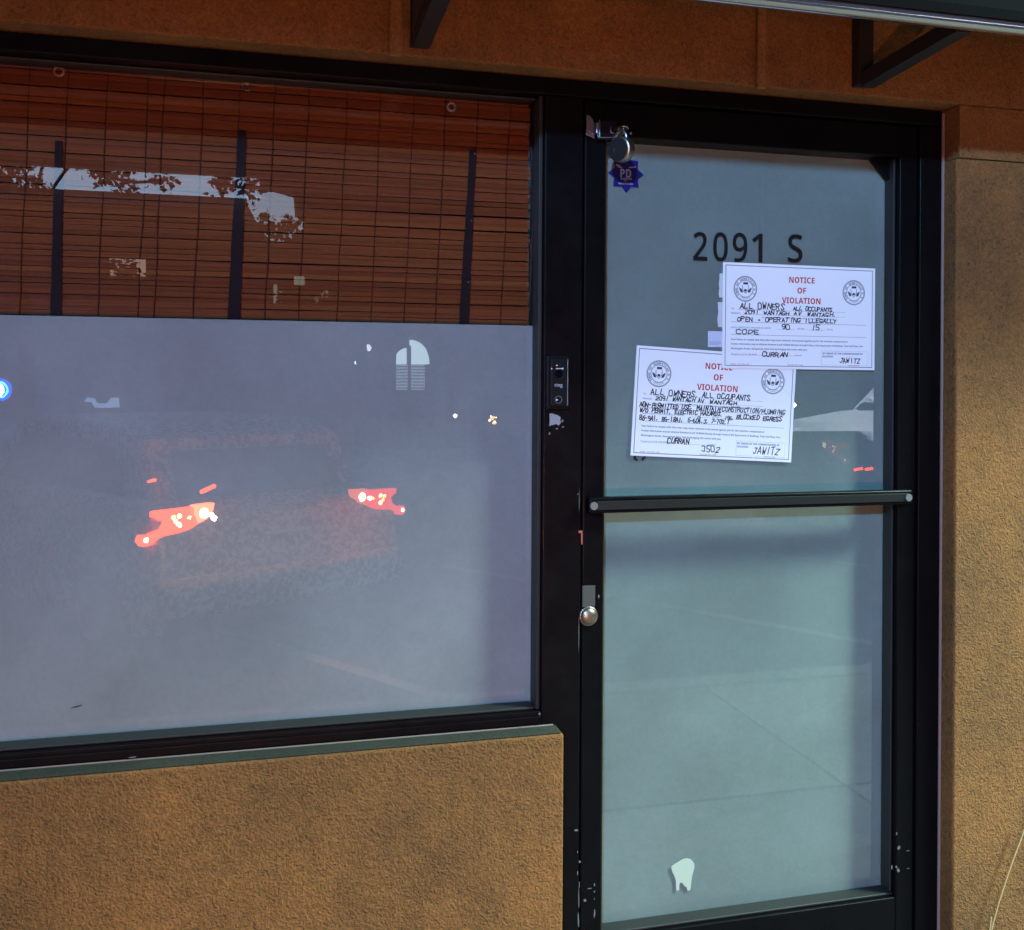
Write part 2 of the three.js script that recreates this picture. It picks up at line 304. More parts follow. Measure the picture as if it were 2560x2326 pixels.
// hand-drawn capitals as strokes on a 4 x 6 grid
const GL_ = { A: '00 26 40|12 32', B: '00 06 36 45 33 03|33 42 41 30 00', C: '45 36 16 05 01 10 30 41', D: '00 06 26 44 42 20 00', E: '40 00 06 46|03 33', F: '00 06 46|03 33', G: '45 36 16 05 01 10 30 42 22', H: '00 06|40 46|03 43', I: '20 26', J: '36 32 20 10 01|16 46', K: '00 06|46 03 40', L: '06 00 40', M: '00 06 22 46 40', N: '00 06 40 46', O: '16 05 01 10 30 41 45 36 16', P: '00 06 36 45 44 33 03', Q: '16 05 01 10 30 41 45 36 16|22 40', R: '00 06 36 45 44 33 03|23 40', S: '45 36 16 05 14 32 41 30 10 01', T: '06 46|26 20', U: '06 01 10 30 41 46', V: '06 20 46', W: '06 10 24 30 46', X: '00 46|06 40', Y: '06 23 46|23 20', Z: '06 46 00 40', 0: '16 05 01 10 30 41 45 36 16', 1: '20 26', 2: '05 16 36 45 44 00 40', 3: '05 16 36 45 33 42 41 30 10 01', 4: '30 36 02 42', 5: '46 06 03 33 42 41 30 00', 6: '36 05 01 10 30 41 42 33 03', 7: '06 46 10', 8: '13 05 16 36 45 33 13 01 10 30 41 33', 9: '44 33 13 04 05 16 36 45 41 20', '+': '12 32|21 23', '-': '03 33', '/': '00 46', ',': '11 00', '.': '10 11', "'": '26 25' };
function hand(c, text, x0, x1, y, h, lw, wobble = 1) {
  const n = text.length, adv = (x1 - x0) / n; c.strokeStyle = '#101018'; c.lineCap = 'round'; c.lineJoin = 'round'; c.lineWidth = lw * 1.2;
  for (let i = 0; i < n; i++) {
    const g = GL_[text[i]]; if (!g) continue;
    const w = adv * 0.72 / 4, hh = h * rr(0.86, 1.12) / 6, sl = rr(0.02, 0.24) * wobble, dy = rr(-0.09, 0.09) * h * wobble, dx = rr(-0.1, 0.1) * adv, rot = rr(-0.1, 0.1) * wobble;
    for (const line of g.split('|')) {
      c.beginPath();
      line.split(' ').forEach((p, k) => { let a = (+p[0] + rr(-0.28, 0.28) * wobble) * w, b = (+p[1] + rr(-0.3, 0.3) * wobble) * hh; a += b * sl; const X = x0 + i * adv + dx + a - b * rot, Y = y + h / 2 + dy - b + a * rot; k ? c.lineTo(X, Y) : c.moveTo(X, Y); });
      c.stroke();
    }
  }
}
function seal(c, x, y, r) {
  c.strokeStyle = '#26304c'; c.fillStyle = '#26304c'; c.lineWidth = 3;
  for (const q of [1, 0.94]) { c.beginPath(); c.arc(x, y, r * q, 0, 7); c.stroke(); } c.beginPath(); c.arc(x, y, r * 0.66, 0, 7); c.stroke();
  c.font = 'bold ' + Math.round(r * 0.24) + 'px serif'; c.textAlign = 'center'; c.textBaseline = 'middle';
  const s = 'TOWN OF HEMPSTEAD N.Y.';
  for (let i = 0; i < s.length; i++) { const a = -Math.PI / 2 + (i - (s.length - 1) / 2) * 0.215; c.save(); c.translate(x + Math.cos(a) * r * 0.8, y + Math.sin(a) * r * 0.8); c.rotate(a + Math.PI / 2); c.fillText(s[i], 0, 0); c.restore(); }
  c.lineWidth = 1.5; c.beginPath(); c.arc(x, y, r * 0.8, 0.9, 2.25); c.stroke(); c.beginPath(); c.arc(x, y, r * 0.72, 1.0, 2.1); c.stroke();
  c.fillRect(x - r * 0.19, y - r * 0.52, r * 0.42, r * 0.17);                       // crown of the crest
  c.lineWidth = 3; c.beginPath(); c.moveTo(x - r * 0.26, y - r * 0.3); c.lineTo(x - r * 0.24, y + r * 0.1); c.lineTo(x, y + r * 0.36); c.lineTo(x + r * 0.24, y + r * 0.1); c.lineTo(x + r * 0.26, y - r * 0.3); c.stroke();
  c.beginPath(); c.ellipse(x, y + r * 0.12, r * 0.13, r * 0.1, 0, 0, 7); c.fill();
  for (const s2 of [-1, 1]) { c.lineWidth = r * 0.08; for (let k = 0; k < 3; k++) { c.beginPath(); c.moveTo(x + s2 * r * (0.24 + k * 0.07), y + r * (0.3 - k * 0.02)); c.lineTo(x + s2 * r * (0.36 + k * 0.08), y + r * (0.02 - k * 0.05)); c.stroke(); } }
}
function notice(second) {
  const W = 1200, H = 738, cv = document.createElement('canvas'); cv.width = W; cv.height = H; const c = cv.getContext('2d');
  c.fillStyle = '#f1f3fb'; c.fillRect(0, 0, W, H);
  c.strokeStyle = '#2b3350'; c.lineWidth = 4; c.strokeRect(22, 20, W - 44, H - 40);
  seal(c, 172, 181, 88); seal(c, 1027, 181, 88);
  c.fillStyle = '#b3141b'; c.font = 'bold 57px sans-serif'; c.textAlign = 'center'; c.textBaseline = 'middle';
  c.fillText('NOTICE', 611, 106); c.fillText('OF', 611, 180); c.fillText('VIOLATION', 611, 252);
  c.fillStyle = '#4a5170'; c.strokeStyle = '#6a7190'; c.lineWidth = 1.5; c.textAlign = 'left';
  const small = (t, x, y, s = 15, bold) => { c.fillStyle = '#4a5170'; c.font = (bold ? 'bold ' : '') + s + 'px sans-serif'; c.fillText(t, x, y); };
  const line = (x0, x1, y, dash) => { c.strokeStyle = '#59607c'; c.lineWidth = dash ? 1.2 : 2; c.beginPath(); c.moveTo(x0, y); c.lineTo(x1, y); c.stroke(); };
  small('TO:', 66, 320); line(110, 960, 326, 1); small('PREMISES:', 64, 352); line(150, 960, 360, 1);
  small('YOU ARE HEREBY NOTIFIED THAT THERE IS A VIOLATION AT THE ABOVE PREMISES IN THAT', 300, 378, 14);
  line(66, 1130, 414); line(66, 1130, 502);
  small('WHICH CONSTITUTES A VIOLATION OF CHAPTER', 66, 452, 14); line(420, 560, 458, 1); small('SECTION', 580, 452, 14); line(650, 800, 458, 1); small('OF THE', 815, 452, 14);
  small('Your failure to comply with this order may cause someone to be issued against you for the violation complained of.', 66, 536, 16.5, 1);
  small('Further information may be obtained between 8 and 10:00AM Monday through Friday at the Department of Buildings, Town Hall Plaza, One', 66, 568, 15.5, 1);
  small('Washington Street, Hempstead, New York by bringing this notice with you.', 66, 599, 16.5, 1);
  small('Telephone (516) 538-8500', 66, 640, 17); line(270, 560, 645, 1); small('Inspector', 560, 640, 14);
  small('BY ORDER OF THE COMMISSIONER OF', 780, 622, 18, 1); small('BUILDINGS', 780, 644, 16, 1); c.strokeStyle = '#8a90ac'; c.strokeRect(774, 606, 372, 100);
  c.fillStyle = '#a0505a'; c.font = '12px sans-serif'; c.fillText('OWNER / OCCUPANT COPY', 64, 710); c.fillText('BUILDING DEPT FORM', 505, 710); c.fillText('COMMISSIONER', 985, 708);
  seed = second ? 991 : 137;
  if (!second) {
    hand(c, 'ALL OWNERS', 132, 480, 298, 40, 6); hand(c, 'ALL OCCUPANTS', 545, 860, 308, 26, 5.5);
    hand(c, '2091', 170, 280, 340, 28, 5); hand(c, 'WANTAGH AV', 315, 610, 344, 25, 5.5); hand(c, 'WANTAGH.', 655, 895, 346, 26, 5.5);
    hand(c, 'OPEN + OPERATING', 112, 610, 392, 29, 5.5); hand(c, 'ILLEGALLY', 640, 895, 390, 28, 5.5);
    hand(c, '90', 452, 530, 440, 34, 5.5); hand(c, '15', 690, 762, 440, 34, 5.5); hand(c, 'CODE', 108, 292, 480, 30, 5.5);
    hand(c, 'CURRAN', 306, 512, 636, 31, 6); hand(c, 'JAWITZ', 915, 1085, 672, 32, 5);
  } else {
    hand(c, 'ALL OWNERS,', 122, 485, 305, 36, 5.5); hand(c, 'ALL OCCUPANTS', 500, 865, 306, 34, 5.5);
    hand(c, '2091 WANTAGH AV', 158, 520, 345, 26, 5); hand(c, 'WANTAGH', 560, 765, 347, 25, 5.5);
    hand(c, 'NON-PERMITTED USE, MAINTAIN', 45, 640, 394, 30, 5.5); hand(c, 'CONSTRUCTION/PLUMBING', 655, 1138, 392, 30, 5);
    hand(c, 'W/O PERMIT. ELECTRIC HAZARDS.', 50, 665, 430, 26, 5.5); hand(c, '16', 470, 500, 456, 18, 3.5); hand(c, '196,', 672, 755, 452, 25, 4.5); hand(c, 'BLOCKED EGRESS', 765, 1115, 440, 30, 6);
    hand(c, '86-9A1, 86-18A1,', 48, 375, 482, 30, 5.5); hand(c, '6-604.3,', 402, 560, 482, 29, 5); hand(c, '7-702.1', 580, 715, 480, 27, 5);
    hand(c, 'CURRAN', 262, 425, 626, 34, 6); hand(c, '3502', 518, 652, 672, 38, 5); hand(c, 'JAWITZ', 902, 1108, 666, 46, 5);
    c.fillStyle = '#f1f3fb'; c.fillRect(905, 700, 5, 38);
  }
  const t = new THREE.CanvasTexture(cv); t.colorSpace = THREE.SRGBColorSpace; t.anisotropy = 8; return t;
}
function sheet(w, h, curl, z) {                                  // a thin card with a slight bow
  const g = new THREE.BoxGeometry(w, h, 0.0006, 24, 16, 1), p = g.attributes.position;
  for (let i = 0; i < p.count; i++) { const x = p.getX(i) / w, y = p.getY(i) / h; p.setZ(i, p.getZ(i) + z + curl * (x * x * 2.2 + Math.max(0, -y) * Math.max(0, x) * 3 + 0.4 * y * y)); }
  g.computeVertexNormals(); return g;
}
{
  const edge = std(0.82, 0.83, 0.88, 0.6);
  const mk = (second, cx, cy, w, h, rot, z, curl, label) => {
    const face = std(1, 1, 1, 0.55, { map: notice(second) });
    const m = mesh('violation_notice', sheet(w, h, curl, 0.0004), [edge, edge, edge, edge, face, edge]);
    m.position.set(cx, cy, z); m.rotation.z = rot; tag(m, label, 'notice', 'white notices taped on the door'); return m;
  };
  mk(false, 1.2122, 1.751, 0.3955, 0.2425, -0.004, G + 0.0036, 0.0012, 'white printed notice with NOTICE OF VIOLATION fully readable, overlapping the other notice');
  mk(true, 0.9995, 1.5462, 0.3985, 0.2465, -0.054, G + 0.0009, 0.0010, 'white printed notice whose top right corner is covered by the other notice');
  // tape tabs and the small label behind the upper sheet
  const a = P(1770, 828, G), b = P(1822, 869, G);
  const lb = document.createElement('canvas'); lb.width = 128; lb.height = 96; const c = lb.getContext('2d'); c.fillStyle = '#c3cbe6'; c.fillRect(0, 0, 128, 96); c.fillStyle = '#8f9cc4'; c.fillRect(8, 62, 70, 4); c.fillRect(8, 70, 70, 4); c.fillRect(8, 78, 60, 3);
  const lt = new THREE.CanvasTexture(lb); lt.colorSpace = THREE.SRGBColorSpace;
  const sl = std(0.6, 0.63, 0.75, 0.6);
  const lab = mesh('small_label', box(a.x, b.x, b.y, a.y, G + 0.0004, G + 0.0009, 0), [sl, sl, sl, sl, std(1, 1, 1, 0.6, { map: lt }), sl]);
  tag(lab, 'small pale blue label partly hidden behind the upper notice', 'label');
  const tapeM = phys(0.62, 0.66, 0.72, 0.3);
  for (const [u0, u1, v0, v1, l] of [[1796, 1812, 684, 744, 'upper'], [1793, 1812, 756, 818, 'lower']]) {
    const s = P(u0, v1, G), e = P(u1, v0, G), n = 8, pts = [];
    for (let k = 0; k <= n; k++) pts.push([s.x + rr(0, 0.0022), s.y + (e.y - s.y) * k / n]); pts.push([e.x, e.y], [e.x, s.y]);
    tag(mesh('tape_tab', plate(pts, 0.0004).translate(0, 0, G + 0.0012), tapeM), l + ' crinkled clear tape tab at the left edge of the upper notice', 'tape');
  }
}
{ // blue eight pointed badge sticker
  const g = thing('badge_sticker', 'dark blue star shaped sticker reading PD below the padlock', 'sticker');
  const ctr = P(1566, 436, G), M = (zx, zy) => { const p = P(1420 + zx / 7.754, 270 + zy / 7.754, G); return [p.x, p.y]; };
  const pts = [[775, 1258], [905, 1165], [880, 985], [1030, 1000], [1110, 900], [1200, 1010], [1362, 1035], [1350, 1195], [1472, 1302], [1352, 1385], [1372, 1550], [1220, 1530], [1125, 1645], [1030, 1515], [872, 1522], [895, 1350]].map((p) => M(...p));
  const base = mesh('base', plate(pts, 0.0004).translate(0, 0, G + 0.0004), std(0.002, 0.003, 0.14, 0.4), g);
  const inkB = std(0.20, 0.27, 0.52, 0.5);
  const bold = await new FontLoader().loadAsync('fonts/droid/droid_sans_bold.typeface.json');
  const tx = new TextGeometry('PD', { font: bold, size: 1, depth: 0.01, curveSegments: 6 }); tx.computeBoundingBox(); const B = tx.boundingBox, a = M(1012, 1345), b = M(1222, 1195);
  tx.translate(-B.min.x, -B.min.y, 0); tx.scale((b[0] - a[0]) / (B.max.x - B.min.x), (b[1] - a[1]) / (B.max.y - B.min.y), 0.02); tx.translate(a[0], a[1], G + 0.0009); mesh('lettering', tx, inkB, g);
  const tiny = []; const dash = (x0, x1, y, h, dy = 0) => { let x = x0; while (x < x1) { const w = rr(14, 34), p = M(x, y + (x - x0) * dy), q = M(x + w, y - h * rr(0.7, 1) + (x - x0) * dy); tiny.push(box(p[0], q[0], p[1], q[1], G + 0.0009, G + 0.0011, 0)); x += w + rr(5, 10); } };
  dash(1015, 1220, 1385, 28, 0.03); dash(1085, 1130, 1420, 18); dash(975, 1255, 1480, 38, 0.06); dash(930, 1020, 1120, 34, 0.3); dash(960, 1040, 1155, 22, 0.2); dash(1180, 1290, 1170, 26, -0.1);
  mesh('small_print', clean(tiny), inkB, g).userData.kind = 'stuff';
}
{ // pale sticker remnant low on the door
  const M = (zx, zy) => { const p = P(1380 + zx / 5.04, 2000 + zy / 5.04, G); return [p.x, p.y]; };
  const pts = [[1500, 845], [1525, 822], [1650, 745], [1700, 735], [1750, 750], [1790, 800], [1795, 850], [1760, 980], [1745, 1120], [1735, 1142], [1705, 1140], [1700, 1105], [1668, 1085], [1640, 1045], [1612, 1045], [1605, 1080], [1600, 1130], [1585, 1145], [1563, 1138], [1560, 1020], [1545, 970], [1520, 920], [1508, 880]].map((p) => M(...p));
  tag(mesh('sticker_remnant', plate(pts, 0.0005).translate(0, 0, G + 0.0004), std(0.42, 0.49, 0.41, 0.7)), 'pale torn sticker shaped like a tooth low on the door glass', 'sticker');
}

// ------------------------------------------------------------------ hasp, padlock, doorbell, tape
{
  const h = thing('hasp', 'shiny metal hasp bridging the door top corner and frame', 'hasp'), Z = F + 0.004, M = (zx, zy, z = Z) => P(1420 + zx / 7.754, 270 + zy / 7.754, z);
  const pl = (pts, z, d, m = chrome) => plate(pts.map((p) => { const q = M(...p, z); return [q.x, q.y]; }), d, 0.0006).translate(0, 0, z);
  mesh('leaf', pl([[350, 150], [400, 150], [470, 235], [500, 330], [500, 590], [440, 560], [345, 520], [360, 330]], F + 0.0012, 0.003), h.children.length ? chrome : std(0.5, 0.46, 0.5, 0.35, { metalness: 1 }), h);
  mesh('knuckle', cyl(0.006, 0.006, 0.022, 14).translate(M(545, 415).x, M(545, 415).y, Z + 0.006), chrome, h);
  mesh('strap', pl([[575, 260], [930, 270], [930, 610], [575, 600]], Z + 0.004, 0.003, chrome), std(0.10, 0.07, 0.10, 0.28, { metalness: 1 }), h);
  for (const [x0, y0, x1, y1] of [[585, 590, 930, 595], [925, 480, 925, 590], [585, 250, 590, 590], [800, 380, 805, 500], [805, 500, 870, 515]]) { const a = M(x0, y0), b = M(x1, y1); mesh('rim', tube([V(a.x, a.y, Z + 0.009), V((a.x + b.x) / 2, (a.y + b.y) / 2, Z + 0.0092), V(b.x, b.y, Z + 0.009)], 0.0014, 4, 6), chrome, h); }
  const st = M(1020, 430); mesh('staple', tube([V(st.x - 0.012, st.y, F), V(st.x - 0.012, st.y + 0.001, F + 0.02), V(st.x, st.y + 0.002, F + 0.03), V(st.x + 0.01, st.y + 0.001, F + 0.02), V(st.x + 0.01, st.y, F)], 0.0028, 20, 8), chrome, h);
  for (const [x, y] of [[420, 440], [470, 490], [380, 175], [1210, 490]]) { const a = M(x, y); mesh('rivet', new THREE.SphereGeometry(0.003, 12, 8).translate(a.x, a.y, F + 0.0045), chrome, h); }
}
{
  const c0 = P(1557, 372, F + 0.03), g = thing('padlock', 'round disc padlock with bare metal rim hanging from the hasp', 'padlock', [c0.x, c0.y, F + 0.024]);
  g.rotation.set(0.12, -0.95, 0.0, 'YXZ');
  const prof = [[0, -0.0135], [0.022, -0.0135], [0.0265, -0.0105], [0.0275, -0.0085], [0.0275, 0.0085], [0.0265, 0.0105], [0.022, 0.0135], [0, 0.0135]].map(([r, y]) => new THREE.Vector2(r, y));
  mesh('body', new THREE.LatheGeometry(prof, 48).rotateX(Math.PI / 2), std(0.46, 0.38, 0.28, 0.36, { metalness: 1 }), g);
  mesh('face', cyl(0.0235, 0.0235, 0.0012, 40).rotateX(Math.PI / 2).translate(0, 0, 0.0138), std(0.02, 0.02, 0.024, 0.4), g);
  mesh('keyway', box(-0.012, -0.009, -0.006, 0.004, 0.0142, 0.0148, 0.0005), std(0.35, 0.33, 0.3, 0.4, { metalness: 1 }), g);
  mesh('shackle', tube([V(-0.014, 0.016, 0), V(-0.012, 0.03, 0), V(0, 0.04, 0), V(0.012, 0.03, 0), V(0.014, 0.016, 0)], 0.0042, 24, 10), chrome, g);
  const b = P(1556, 322, F + 0.035); const bolt = mesh('ring', new THREE.TorusGeometry(0.008, 0.0025, 8, 24).translate(0, 0.039, 0), brass, g);
}
{
  const a = P(1364, 889, F), b = P(1419, 1023, F), g = thing('doorbell_camera', 'slim black video doorbell screwed to the black mullion', 'doorbell', [(a.x + b.x) / 2, b.y, F]);
  const w = (b.x - a.x) / 2, h = a.y - b.y;
  mesh('mount', box(-w, w, 0, h, 0, 0.008, 0.004), blackPlastic, g);
  mesh('housing', box(-w * 0.80, w * 0.72, 0.006, h - 0.006, 0.0082, 0.020, 0.004), phys(0.009, 0.010, 0.012, 0.35, { specularIntensity: 0.3 }), g);
  mesh('trim_edge', box(w * 0.72 + 0.0003, w * 0.72 + 0.0022, 0.008, h - 0.008, 0.0085, 0.0185, 0.0008), std(0.30, 0.32, 0.36, 0.35, { metalness: 0.7 }), g);
  const yy = (v) => P(1390, v, F).y - b.y;
  mesh('lens', cyl(0.0085, 0.0085, 0.002, 24).rotateX(Math.PI / 2).translate(-0.002, yy(935), 0.0206), std(0.004, 0.004, 0.006, 0.08), g);
  mesh('button', new THREE.TorusGeometry(0.0075, 0.0008, 8, 24).translate(-0.002, yy(999), 0.0204), std(0.12, 0.12, 0.14, 0.3), g);
  const dotM = std(0.55, 0.56, 0.62, 0.5);
  for (const [u, v, r] of [[1392, 914, 0.0021], [1379, 922, 0.0021], [1406, 922, 0.0024], [1392, 1000, 0.0024]]) { const p = P(u, v, F + 0.02); mesh('mark', new THREE.SphereGeometry(r, 10, 8).scale(1, 0.8, 0.3).translate(p.x - g.position.x, p.y - b.y, 0.0205), dotM, g); }
  mesh('mark', box(-0.0085, 0.0055, yy(923), yy(921), 0.0202, 0.0207, 0), dotM, g);
  const tx = new TextGeometry('ring', { font, size: 0.0072, depth: 0.0004, curveSegments: 4 }); tx.computeBoundingBox(); tx.translate(-tx.boundingBox.max.x / 2 - 0.002, yy(967), 0.0202); mesh('lettering', tx, dotM, g);
  const M = (zx, zy) => { const p = P(1340 + zx / 7.636, 860 + zy / 7.633, F); return [p.x, p.y]; };
  const tp = [[255, 1340], [300, 1325], [420, 1370], [465, 1400], [455, 1465], [480, 1490], [430, 1560], [395, 1530], [300, 1545], [250, 1570], [262, 1480]].map((p) => M(...p));
  tag(mesh('tape_patch', plate(tp, 0.0006, 0.0003).translate(0, 0, F + 0.0005), std(0.26, 0.26, 0.30, 0.5)), 'torn grey tape patch just under the black doorbell', 'tape');
}

// ------------------------------------------------------------------ awning and wall strips
{
  const g = thing('awning', 'black fabric awning on welded frame with pale metal front rail', 'awning'), A0 = -3.3, A1 = 3.3, ZR = 0.36, YR = 2.285;
  const steelB = std(0.012, 0.011, 0.012, 0.6);
  mesh('front_rail', cyl(0.0155, 0.0155, A1 - A0, 18).rotateZ(Math.PI / 2).translate((A0 + A1) / 2, YR, ZR), std(0.42, 0.40, 0.40, 0.38, { metalness: 0.85, roughnessMap: frR }), g);
  for (const x of [-2.69, -1.7, -0.7, 0.297, 1.294, 2.29]) {
    const rb = mesh('rib', bar([x, 2.262, 0.002], [x, 2.86, 0.002], 0.036, 0.03).translate(0, 0, 0.016), steelB, g);
    mesh('strut', bar([x, 2.270, 0.034], [x, YR + 0.002, ZR - 0.016], 0.034, 0.034), steelB, rb);
  }
  const nx = 60, nz = 10, pg = new THREE.PlaneGeometry(A1 - A0, 1, nx, nz), p = pg.attributes.position;
  for (let i = 0; i < p.count; i++) { const x = p.getX(i), t = p.getY(i) + 0.5, s = Math.sin((x + 0.02) * Math.PI * 1.003); p.setXYZ(i, x, YR + 0.018 + t * 0.60 - 0.012 * s * s * Math.sin(t * Math.PI), 0.372 - t * 0.368 + 0.004 * s); }
  pg.computeVertexNormals();
  const clN = tex(256, (i, x, y) => { const k = 0.6 + 0.3 * (((x >> 1) + (y >> 1)) % 2) + (wv(x, y)) * 0.1; return [k, k, k]; }); clN.repeat.set(60, 10);
  mesh('canopy', pg, phys(0.006, 0.006, 0.006, 0.95, { specularIntensity: 0.1, bumpMap: clN, bumpScale: 0.0006 }), g);
  mesh('hem', box(A0, A1, YR + 0.004, YR + 0.024, 0.3765, 0.380, 0.001), phys(0.006, 0.006, 0.006, 0.95, { specularIntensity: 0.1 }), g);
  const paint = stucco;
  for (const [u, v, w] of [[1905, 222, 0.011], [990, 140, 0.013]]) {  // two thin raised strips, a little lighter than the stucco
    const q = P(u, v, 0.01); const c = tag(mesh('wall_strip', metreUV(box(q.x - w, q.x + w, q.y, 3.6, 0.0012, 0.012, 0.004)), std(0.40, 0.20, 0.07, 0.9, { map: stuccoMap })), u > 1500 ? 'thin raised vertical strip on the fascia over the door' : 'thin raised vertical strip on the fascia beside an awning rib', 'fascia_strip');
  }
}
function wv(x, y) { return ((x * 7 + y * 13) % 17) / 17 - 0.5; }
{ // dry grass stalks at the foot of the right hand wall
  const m = std(0.50, 0.36, 0.16, 0.8);
  const st = (pts, r) => tube(pts.map(([u, v]) => P(u, v, 0.02)), r, 24, 6);
  tag(mesh('grass_stalk', st([[2572, 2040], [2552, 2100], [2533, 2150], [2515, 2202], [2488, 2290], [2470, 2380], [2462, 2660]], 0.0021), m), 'long dry grass stalk bending against the right hand stucco wall', 'grass stalk');
  tag(mesh('grass_stalk', st([[2479, 2292], [2474, 2330], [2468, 2400], [2462, 2660]], 0.0018), m), 'short dry grass stalk against the right hand stucco wall', 'grass stalk');
}

// ------------------------------------------------------------------ street lamps, the last one added
function streetLamp(label, head, base, spec, angle, target, size, soft = 0.35) {
  const g = thing('street_lamp', label, 'street lamp', [base.x, base.y, base.z], 'street lamps'), metal = std(0.12, 0.12, 0.12, 0.5, { metalness: 0.6 });
  const hx = head.x - base.x, hy = head.y - base.y, hz = head.z - base.z;
  mesh('pole', cyl(0.05, 0.085, hy + 0.1, 16).translate(0, (hy + 0.1) / 2, 0), metal, g);
  mesh('base_plate', cyl(0.16, 0.18, 0.12, 16).translate(0, 0.06, 0), metal, g);
  mesh('arm', tube([V(0, hy, 0), V(hx * 0.4, hy + 0.22, hz * 0.4), V(hx, hy + size + 0.14, hz)], 0.03, 20, 8), metal, g);
  const hd = mesh('head', cyl(0.5 * size + 0.2, size + 0.12, 0.1, 28).translate(hx, hy + size * 0.9 + 0.12, hz), metal, g);
  mesh('lens', cyl(size + 0.08, size + 0.08, 0.02, 28).translate(hx, hy + size * 0.9 + 0.055, hz), std(0.8, 0.8, 0.8, 0.5, { emissive: col(...spec.color), emissiveIntensity: 12 }), hd);
  const s = new THREE.SpotLight(col(...spec.color), spec.power, 0, angle, soft, 2); s.position.set(head.x, head.y - 0.1, head.z); s.target.position.copy(target); s.castShadow = true; s.shadow.radius = size / 0.02;
  scene.add(s, s.target);
}
streetLamp('greenish white street lamp on the kerb to the right of the door', V(5.6, 5.7, 2.2), V(6.6, 0, 2.3), LAMP_NEAR, 0.56, V(2.6, 0, 1.0), 0.62, 0.7);
streetLamp('blue white street lamp across the road to the left', V(-4.4, 6.2, 11.2), V(-5.4, -0.12, 12.6), LAMP_FAR, 0.43, V(3.5, 2.4, 0), 0.25, 0.8);
streetLamp('added unseen lamp that brightens the white parked car', V(9.2, 6.2, 7.6), V(10.8, 0, 17.8), LAMP_ADDED, 0.66, V(9.2, 0, 9.8), 0.1);  // added out of view to brighten the mirrored white car

